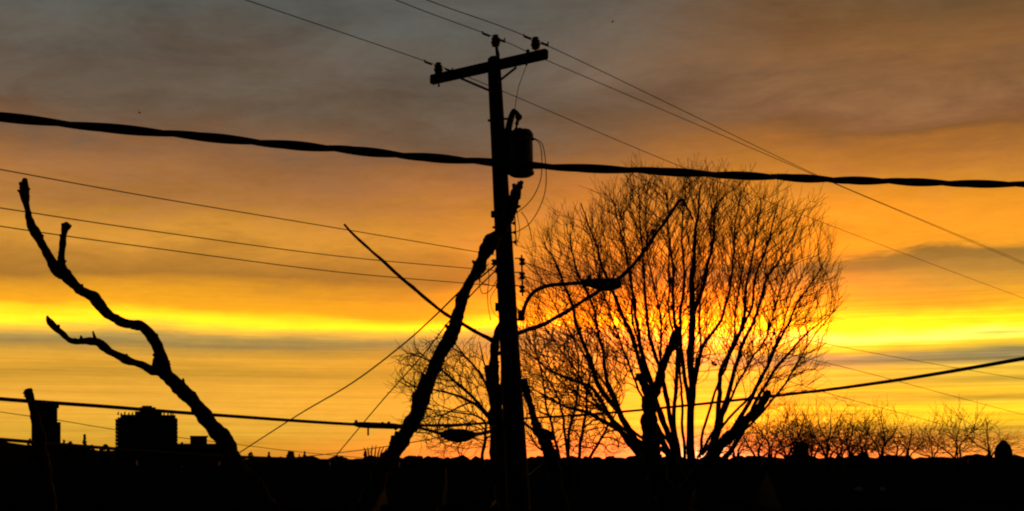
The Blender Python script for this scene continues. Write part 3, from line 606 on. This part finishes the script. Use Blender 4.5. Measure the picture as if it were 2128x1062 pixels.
BIG = [
 [(1437, 1010, 26), (1437, 950, 22), (1436, 800, 18), (1437, 700, 17), (1438, 620, 15), (1442, 540, 11), (1448, 460, 7), (1456, 385, 3)],
 [(1400, 1000, 22), (1336, 938, 18), (1288, 861, 15), (1246, 803, 12), (1217, 724, 10), (1192, 645, 8), (1160, 560, 5), (1128, 500, 3)],
 [(1395, 1000, 20), (1322, 940, 14), (1268, 862, 12), (1225, 806, 9), (1180, 786, 7), (1134, 765, 5), (1100, 735, 3)],
 [(1410, 1000, 20), (1360, 880, 14), (1335, 780, 12), (1313, 703, 10), (1288, 640, 9), (1255, 560, 6), (1228, 480, 4), (1208, 420, 2.5)],
 [(1415, 1000, 20), (1378, 870, 14), (1346, 766, 11), (1326, 682, 9), (1316, 610, 7), (1296, 520, 5), (1280, 445, 3)],
 [(1420, 1000, 18), (1398, 900, 13), (1380, 800, 10), (1350, 700, 9), (1338, 620, 7), (1336, 520, 5), (1330, 430, 3), (1328, 385, 2)],
 [(1430, 1000, 18), (1408, 953, 14), (1402, 853, 11), (1408, 766, 10), (1404, 690, 9), (1398, 600, 7), (1390, 500, 5), (1384, 400, 3)],
 [(1437, 860, 13), (1420, 770, 10), (1412, 680, 8), (1420, 600, 7), (1418, 500, 5), (1424, 400, 3)],
 [(1440, 790, 12), (1462, 720, 9), (1490, 680, 8), (1510, 640, 7), (1524, 560, 5), (1530, 470, 4), (1540, 400, 2.5)],
 [(1450, 1000, 22), (1480, 953, 17), (1496, 828, 13), (1500, 768, 12), (1522, 720, 11), (1544, 670, 9), (1552, 600, 7), (1568, 510, 5), (1584, 430, 3)],
 [(1455, 1000, 20), (1490, 900, 14), (1520, 790, 12), (1543, 716, 10), (1572, 650, 8), (1600, 570, 6), (1640, 500, 4), (1665, 450, 2.5)],
 [(1460, 1000, 18), (1510, 915, 13), (1550, 845, 11), (1582, 786, 9), (1618, 710, 7), (1655, 635, 5), (1700, 565, 3), (1722, 530, 2)],
 [(1465, 1000, 18), (1530, 915, 12), (1566, 848, 10), (1602, 782, 8), (1646, 722, 6), (1690, 680, 4), (1722, 655, 2.5)],
 [(1438, 650, 11), (1462, 590, 9), (1478, 520, 7), (1486, 440, 4), (1492, 370, 2.5)],
 [(1385, 980, 18), (1310, 915, 12), (1240, 870, 10), (1180, 846, 7), (1130, 820, 4), (1100, 800, 2.5)],
 [(1288, 861, 11), (1262, 790, 9), (1248, 710, 8), (1232, 640, 6), (1200, 560, 5), (1180, 480, 3)],
 [(1522, 720, 9), (1560, 640, 7), (1575, 560, 6), (1600, 480, 4), (1618, 420, 2.5)],
]
_r = random.Random(5)
for k in range(12):                       # slender secondary stems fanning between the main ones
    a = math.radians(-58 + 104 * (k + _r.random()) / 12); ln = 470 - 130 * abs(a) ; x0 = 1425 + 70 * math.sin(a)
    BIG.append([(x0 + math.sin(a) * ln * f * (1 + .25 * (1 - f)) + _r.uniform(-9, 9), 950 - math.cos(a) * ln * f * (0.92 + .16 * f) * 1.12 + _r.uniform(-6, 6), w) for f, w in ((0.0, 8), (0.22, 7), (0.42, 6), (0.62, 5), (0.8, 3.5), (1.0, 2))])
big = bare_tree('bare_tree', (1430, 1000), BY, BIG, [(1418, 622, 322, 235), (1390, 775, 318, 145), (1435, 490, 205, 98), (1400, 700, 320, 160), (1195, 740, 105, 170), (1230, 860, 120, 60)], 'big many-stemmed bare tree with a wide fan crown right of the pole', 21, 30000, 0.16, 0.225, 0.0054, spread=2.4, twig=(0.3, 1.0), radial=0.9, ntwig=4, expo=2.9, sw=0.82, inert=1.2, clump=0.62)
leaf_clump(1484, 756, BY - 1.5, 0.14, big)
MB().tube([P(1446, 745, BY - .6), P(1462, 742, BY - 1.2), P(1476, 747, BY - 1.5), P(1484, 756, BY - 1.5)], [0.03, 0.022, 0.018, 0.014], 5).build('hanging_twig', TWIG, big)
LEFTT = [
 [(1035, 1010, 20), (1030, 900, 15), (1015, 862, 11), (968, 832, 8), (925, 815, 6), (880, 806, 4), (845, 800, 2.5)],
 [(1033, 1000, 16), (1022, 890, 12), (1000, 850, 9), (955, 800, 7), (925, 770, 5), (890, 745, 3), (862, 735, 2)],
 [(1034, 1000, 14), (1026, 880, 10), (1010, 810, 8), (985, 760, 6), (960, 725, 4), (940, 705, 2)],
 [(1010, 1000, 14), (1003, 950, 9), (1012, 905, 8), (1000, 870, 6), (950, 858, 4), (895, 850, 2.5)],
 [(1035, 960, 12), (1026, 850, 8), (1022, 780, 6), (1005, 735, 4), (995, 705, 2)],
]
bare_tree('bare_tree', (1030, 1000), 30.0, LEFTT, [(925, 812, 108, 104), (960, 895, 90, 58)], 'low bare tree behind the pole spreading its twigs to the left', 31, 4500, 0.11, 0.15, 0.0045, spread=0.9, twig=(0.15, 0.5), radial=.5, expo=2.8, sw=.8, clump=.6)
MIDT = [
 [(1190, 1010, 16), (1184, 950, 11), (1188, 890, 10), (1200, 820, 7), (1205, 760, 5), (1190, 700, 3)],
 [(1198, 1010, 16), (1203, 950, 11), (1214, 880, 9), (1222, 800, 7), (1240, 740, 4), (1245, 690, 2)],
 [(1180, 1000, 14), (1160, 940, 10), (1145, 880, 8), (1130, 800, 6), (1118, 730, 4), (1110, 690, 2)],
 [(1186, 1000, 12), (1176, 900, 9), (1160, 830, 7), (1130, 770, 5), (1100, 700, 3), (1095, 660, 2)],
 [(1200, 1000, 12), (1236, 930, 9), (1262, 880, 7), (1290, 840, 4), (1300, 820, 2)],
 [(1185, 1000, 12), (1150, 950, 9), (1120, 930, 6), (1100, 900, 4)],
]
bare_tree('bare_tree', (1190, 1000), 38.0, MIDT, [(1185, 800, 110, 130), (1190, 905, 115, 48), (1240, 925, 70, 28)], 'slender bare tree standing between the pole and the big bare tree', 41, 5500, 0.14, 0.19, 0.0052, spread=1.4, twig=(0.2, 0.6), radial=.6, expo=2.8, sw=.65, clump=.6)
# row of smaller bare trees to the right
ROW = [(1528, 880, 50, 86, 'low bare tree behind the stems at the right foot of the big tree'), (1636, 872, 52, 98, 'faint low bare tree in the tangle left of the pointed tower'), (1745, 876, 46, 100, 'faint low bare tree midway between the pointed tower and the square block'), (1862, 884, 40, 96, 'faint low bare tree right of the wide one'), (1575, 872, 50, 90, 'low bare tree behind the pruned limb that points right'), (1688, 868, 46, 95, 'low bare tree in the tangle just right of the pointed tower'), (1802, 866, 46, 92, 'low bare tree in the tangle right beside the small square block'), (1604, 832, 60, 62, 'bare tree under the right end of the big crown, its twigs tangled with it'), (1650, 850, 44, 74, 'small bare tree directly behind the pointed tower'), (1718, 836, 58, 66, 'round bare tree between the pointed tower and the small square block'),
       (1766, 872, 40, 78, 'bare tree rising directly behind the small square block'), (1832, 842, 52, 72, 'wide bare tree just right of the small square block'), (1886, 872, 44, 84, 'thin bare tree in the middle of the row on the right skyline'),
       (1938, 890, 34, 88, 'smallest bare tree of the row, left of the forked one'), (1990, 850, 50, 66, 'forked bare tree standing tallest near the right end of the row'), (2056, 882, 42, 80, 'last bare tree of the row, its twigs reaching over the domed tower')]
for i, (x, yt, hw_, Y, lab) in enumerate(ROW):
    rng = random.Random(500 + i); st = []; nk = rng.choice((3, 4, 5)); lean = rng.uniform(-.25, .25)
    for k in range(nk):
        u = (k - (nk - 1) / 2) / ((nk - 1) / 2) * rng.uniform(.6, 1.1) + lean; tipx = x + u * hw_ * 1.0; tipy = yt + 8 + abs(u) ** 1.5 * (955 - yt) * .35 + rng.uniform(0, 14)
        w = rng.uniform(3.5, 5.5); f = rng.uniform(.05, .22); kx = rng.uniform(-9, 9)
        st.append([(x, 1000, w + 3), (x + u * 5, 955 - f * 10, w + 1), (x + u * hw_ * .30 + kx, 955 - (955 - tipy) * .38, w * .8), (x + u * hw_ * .75 + kx * .4, 955 - (955 - tipy) * .70, w * .5), (tipx, tipy, 1.5)])
    H_ = 955 - yt; env = [(x + rng.uniform(-8, 8), yt + H_ * .45, hw_ * rng.uniform(.8, 1.2), H_ * .45), (x + rng.uniform(-26, 26), yt + H_ * rng.uniform(.5, .7), hw_ * rng.uniform(1.2, 1.8), H_ * .32), (x + rng.uniform(-26, 26), 932, hw_ * 1.6, 24)]
    bare_tree('bare_tree', (x, 1000), float(Y), st, env, lab, 600 + i, int(rng.uniform(500, 950) if x < 1780 else rng.uniform(350, 650)), 0.24, 0.33, rng.uniform(.0062, .008), group='bare trees on the right skyline', spread=1.2, twig=(0.3, 1.1), ntwig=3, radial=0.5, sw=0.85, from_f=0.03, expo=2.8, inert=.7, clump=.7)

# ------------------------------------------------------------------ far buildings
def window_grid(parent, x0, x1, z0, z1, nx, nz, y, w, h):
    me = None
    for j in range(nz):
        for i in range(nx):
            c = Vector((x0 + (x1 - x0) * (i + .5) / nx, y, z0 + (z1 - z0) * (j + .5) / nz))
            if me is None:
                mb = MB(); mb.abox((0, 0, 0), w, 0.12, h); me = mb
                mesh = bpy.data.meshes.new('window'); mesh.from_pydata([tuple(v) for v in mb.v], [], mb.f); mesh.materials.append(PANE)
            o = bpy.data.objects.new('window', mesh); COL.objects.link(o); o.parent = parent; o.location = c - BASE[parent]
def turn(o): o.rotation_euler.z = -math.atan2(o.location.x, o.location.y)
def pbox(x0, x1, y0, y1, Y, depth):      # box from photo columns and rows at distance Y
    a, b = P(x0, y1, Y), P(x1, y0, Y); return MB().abox(((a.x + b.x) / 2, Y + depth / 2, (a.z + b.z) / 2), b.x - a.x, depth, b.z - a.z)
AY = 500.0
ab = thing('apartment_block', P(306, 1000, AY), 'far apartment block with a rooftop penthouse and stacked balconies, left', 'building')
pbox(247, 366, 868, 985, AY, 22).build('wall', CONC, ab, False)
rf = pbox(252, 362, 862, 868, AY - 0.5, 20).build('roof', CONC, ab, False)
pbox(297, 329, 846, 862, AY + 4, 9).build('penthouse', CONC, rf, False)
pbox(303, 323, 843, 846, AY + 5, 7).build('penthouse_cap', CONC, rf, False)
pbox(286, 340, 855, 862, AY + 3, 12).build('stair_housing', CONC, rf, False)
for x, h in ((253, 6), (259, 4), (266, 7), (274, 5), (281, 6), (289, 5), (344, 6), (352, 5), (358, 6), (362, 3)):
    MB().tube([P(x, 863, AY + 3), P(x, 862 - h * .6, AY + 3), P(x + 1, 862 - h, AY + 3)], [0.35, 0.3, 0.1], 6).build('vent_pipe', STEEL, rf)
for i in range(11):
    y = 871 + i * 8
    for x0, x1 in ((244.3, 247.3), (365.7, 368.7)):
        pbox(x0, x1, y, y + 6.3, AY + 1, 18).build('balcony', CONC, ab, False)
a, b = P(250, 960, AY), P(363, 870, AY); window_grid(ab, a.x, b.x, a.z, b.z, 10, 11, AY - 0.03, 1.3, 1.1)
TYY = 600.0
tw2 = thing('tower_block', P(97, 1000, TYY), 'narrow far tower block behind the pruned stub at the left edge', 'building')
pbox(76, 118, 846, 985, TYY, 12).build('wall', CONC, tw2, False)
pbox(74, 119.5, 838, 846, TYY - 1, 14).build('roof', CONC, tw2, False)
pbox(118, 126, 877, 985, TYY + 1, 10).build('annex', CONC, tw2, False)
pbox(69, 76, 866, 985, TYY + 1, 10).build('annex', CONC, tw2, False)
a, b = P(79, 955, TYY), P(115, 852, TYY); window_grid(tw2, a.x, b.x, a.z, b.z, 4, 10, TYY - 0.03, 1.2, 1.2)
lb = thing('low_block', P(415, 1000, 420), 'low flat-roofed building with a box on top beside the apartment block', 'building')
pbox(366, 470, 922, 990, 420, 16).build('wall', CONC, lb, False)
pbox(399, 433, 908, 922, 422, 6).build('roof_housing', CONC, lb, False)
pbox(397.5, 434.5, 905.5, 908, 421.5, 7).build('housing_cap', CONC, lb, False)
for x in (380, 450): pbox(x, x + 5, 919, 922, 422, 1).build('roof_vent', STEEL, lb, False)
def dome(pxc, y0, hw_, y1, Y, prof, parent, name, m):
    mb = MB(); Y0 = parent.location.y; c0 = P(pxc, y1, Y0) + Vector((0, Y - Y0, 0)); H = (y1 - y0) * Y / F; R = hw_ * Y / F
    mb.lathe(c0, (0, 0, 1), [(h * H, r * R) for h, r in prof], 16); return mb.build(name, m, parent)
ch = thing('church_tower', P(1665, 1000, 480), 'far square tower with a pointed roof and finial right of the big tree', 'building')
pbox(1651, 1680, 930, 990, 480, 6).build('wall', BRICK, ch, False)
r_ = dome(1665.5, 908, 16, 931, 483, [(0, 1.0), (0.15, 0.98), (0.35, 0.8), (0.5, 0.52), (0.62, 0.3), (0.7, 0.14), (0.74, 0.1), (0.8, 0.13), (0.86, 0.1), (1, 0.02)], ch, 'roof', ROOF)
for x in (1656, 1669): pbox(x, x + 6, 937, 945, 479.9, 0.3).build('window', PANE, ch, False)
sb = thing('small_block', P(1791, 1000, 520), 'tiny square block with a rounded top on the right skyline', 'building')
pbox(1783, 1800.5, 944, 990, 520, 5).build('wall', CONC, sb, False)
dome(1791.7, 940, 9.2, 944.2, 522, [(0, 1.0), (0.5, 0.95), (0.85, 0.7), (1, 0.3)], sb, 'roof', ROOF)
db = thing('domed_tower', P(2085, 1000, 520), 'far tower with a tall round dome near the right edge', 'building')
pbox(2067.5, 2103, 938, 990, 520, 7).build('wall', BRICK, db, False)
dome(2085, 914, 17.5, 939, 523.5, [(0, 1.0), (0.2, 0.96), (0.42, 0.84), (0.62, 0.66), (0.8, 0.45), (0.9, 0.3), (0.96, 0.15), (1, 0.03)], db, 'dome', ROOF)
for x in (2073, 2082, 2091): pbox(x, x + 5, 942, 952, 519.9, 0.3).build('window', PANE, db, False)

for o in (ab, tw2, lb, ch, sb, db): turn(o)

# ------------------------------------------------------------------ houses in the dark below the skyline
def house(x, ridge_y, Y, w, d, label, hip=False, chim=True, skylight=False):
    c = P(x, ridge_y, Y); zr = c.z; ze = zr - w * 0.22
    h = thing('house', (c.x, Y, 0), label, 'house', 'houses below the skyline')
    MB().abox((c.x, Y + d / 2, ze / 2), w, d, ze).build('wall', WALLM, h, False)
    o = 0.45; x0, x1, y0, y1 = c.x - w / 2 - o, c.x + w / 2 + o, Y - o, Y + d + o; e = ze - 0.05; k = w * 0.28 if hip else 0.0
    mb = MB(); mb.poly([(x0, y0, e), (x1, y0, e), (x1, y1, e), (x0, y1, e), (x0 + k, Y + d / 2, zr), (x1 - k, Y + d / 2, zr), (x0, y0, e - .18), (x1, y0, e - .18), (x1, y1, e - .18), (x0, y1, e - .18)],
                       [(0, 1, 5, 4), (2, 3, 4, 5), (1, 2, 5), (3, 0, 4), (0, 6, 7, 1), (1, 7, 8, 2), (2, 8, 9, 3), (3, 9, 6, 0), (6, 9, 8, 7)])
    r = mb.build('roof', ROOF, h, False)
    if chim: MB().abox((c.x + w * .2, Y + d * .62, zr - .1), .55, .55, 1.0).build('chimney', BRICK, r, False)
    for i in range(3):
        wx = c.x - w * .32 + i * w * .32
        if i == 1: MB().abox((wx, Y - .02, 1.05), .95, .08, 2.1).build('door', BARK, h, False)
        wn = MB().abox((wx, Y - .02, ze - 1.3), 1.2, .1, 1.1).build('window', PANE, h, False)
        MB().abox((wx, Y - .06, ze - 1.92), 1.4, .2, .08).build('sill', WHITE, wn, False)
    if skylight:
        for sx in (0.0, 1.1): MB().box((c.x + sx * w * .14, Y + d * .2, ze + (zr - ze) * .47), (.22 - sx * .06, 0, 0), (0, .12, .1), (0, -.05, .06)).build('skylight', WHITE, r, False)
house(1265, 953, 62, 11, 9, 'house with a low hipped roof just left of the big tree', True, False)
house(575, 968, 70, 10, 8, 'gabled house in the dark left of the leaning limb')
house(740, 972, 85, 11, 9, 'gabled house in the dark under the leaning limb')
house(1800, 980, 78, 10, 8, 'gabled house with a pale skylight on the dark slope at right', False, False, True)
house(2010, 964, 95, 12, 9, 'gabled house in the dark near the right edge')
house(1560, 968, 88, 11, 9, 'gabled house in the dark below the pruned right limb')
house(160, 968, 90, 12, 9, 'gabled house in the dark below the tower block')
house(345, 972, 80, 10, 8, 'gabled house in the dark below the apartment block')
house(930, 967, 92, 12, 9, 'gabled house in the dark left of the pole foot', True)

# ------------------------------------------------------------------ small evergreen trees along the skyline
def far_tree(x, yt, hw_, Y, label, conifer=False, seed=0, yb=965):
    rng = random.Random(seed); b = P(x, yb, Y)
    t = thing('skyline_tree', b, label, 'tree', 'small trees along the skyline'); H = (yb - yt) * Y / F; R = hw_ * Y / F
    MB().tube([b + Vector((0, 0, -3)), b, b + Vector((0, 0, H * .8))], [R * .14, R * .12, R * .04], 6).build('trunk', BARK, t)
    mb = MB()
    for _ in range(420):
        h = rng.random() ** .8
        if conifer: rr = R * (1.05 - h) * rng.uniform(.3, 1.0) * (0.75 + .35 * math.sin(h * 26)); 
        else: rr = R * math.sqrt(max(0.02, 1 - (2 * h - 1) ** 2)) * rng.uniform(.4, 1.08) * (0.85 + .25 * math.sin(h * 9 + seed))
        a = rng.uniform(0, 6.283); q = b + Vector((math.cos(a) * rr, math.sin(a) * rr, H * h))
        s = R * rng.uniform(.16, .32); u = Vector((math.cos(a), math.sin(a), rng.uniform(-.3, .6) if conifer else rng.uniform(-.2, 1))).normalized(); w = Vector((rng.gauss(0, 1), rng.gauss(0, 1), rng.gauss(0, 1))).cross(u).normalized()
        mb.poly([q - u * s, q + w * s * .7, q + u * s, q - w * s * .7], [(0, 1, 2, 3)])
    o = mb.build('crown', LEAF, t, False)
FT = [(62, 912, 9, 300, 'bushy tree left of the tower block', 0), (133, 914, 9, 320, 'spiky little tree against the right side of the tower block', 1), (146, 918, 10, 330, 'low tree between the tower block and the tall conifer', 0),
      (176, 903, 12, 300, 'tallest conifer between the tower block and the apartment block', 1), (190, 925, 9, 310, 'low tree just right of the tall conifer', 0), (219, 924, 12, 320, 'rounded bush left of the apartment block', 0),
      (521, 940, 8, 300, 'first small tree right of the forked dead limb', 0), (559, 940, 9, 330, 'small conifer right of the forked dead limb', 1), (604, 938, 12, 300, 'widest dark tree on the skyline under the service drops', 0), (622, 944, 5, 340, 'thin stem-like tree between two darker ones', 1),
      (633, 938, 8, 310, 'narrow conifer left of the steep service drop', 1), (710, 949, 12, 320, 'low mound of foliage right of the steep service drop', 0), (758, 938, 8, 300, 'dark conifer left of the leaning limb base', 1),
      (845, 949, 10, 300, 'small bush just right of the leaning limb base', 0), (872, 948, 12, 320, 'second bush right of the leaning limb base', 0), (905, 950, 11, 310, 'third bush right of the leaning limb base', 0), (930, 951, 9, 330, 'fourth bush, below the fat splice closure', 0),
      (2012, 947, 16, 320, 'wide low tree left of the domed tower', 0), (2050, 950, 12, 330, 'low tree touching the left side of the domed tower', 0), (2120, 951, 14, 320, 'low tree at the right edge', 0)]
for i, (x, yt, hw_, Y, lab, con) in enumerate(FT): far_tree(x, yt, hw_, float(Y), lab, bool(con), 40 + i, 975)
rs = random.Random(9)
for i in range(13):
    x = rs.uniform(1120, 1330) if i < 4 else rs.uniform(1520, 2125)
    far_tree(x, rs.uniform(947, 952), rs.uniform(9, 20), rs.uniform(300, 360), 'low rounded treetop poking just above the black skyline right of the pole', False, 900 + i, 975)
shr = []
for k in range(7):
    u = (k - 3) / 3; shr.append([(778 + u * 14, 985, 4), (778 + u * 17, 955, 3.5), (780 + u * 22, 935, 2.5), (781 + u * 25, 925 + abs(u) * 6, 1.5)])
bare_tree('bare_shrub', (778, 985), 90.0, shr, [(780, 942, 30, 16)], 'spiky bare shrub on the skyline left of the leaning limb', 77, 120, 0.25, 0.35, 0.012, spread=.5, twig=(0.2, 0.5), radial=.6)

# ------------------------------------------------------------------ two distant birds
def bird(px, py, Y, label, s):
    c = P(px, py, Y); t = thing('bird', c, label, 'bird', 'distant birds')
    MB().tube([c + Vector((-.14 * s, 0, 0)), c + Vector((-.06 * s, 0, .01)), c + Vector((.04 * s, 0, .015)), c + Vector((.1 * s, 0, .02)), c + Vector((.13 * s, 0, .015))], [.012 * s, .03 * s, .035 * s, .022 * s, .004 * s], 8).build('body', FEATHER, t)
    for sg in (-1, 1):
        MB().poly([c + Vector((.05 * s, 0, .02)), c + Vector((-.05 * s, 0, .02)), c + Vector((-.05 * s, sg * .16 * s, .07)), c + Vector((-.02 * s, sg * .3 * s, .03)), c + Vector((.05 * s, sg * .16 * s, .07))], [(0, 1, 2, 4), (2, 3, 4)]).build('wing', FEATHER, t, False)
bird(290, 235, 80, 'tiny dark bird in the sky just above the twisted cable at left', .7)
bird(1273, 46, 80, 'tiny dark bird high in the sky right of the cross-arm', .7)
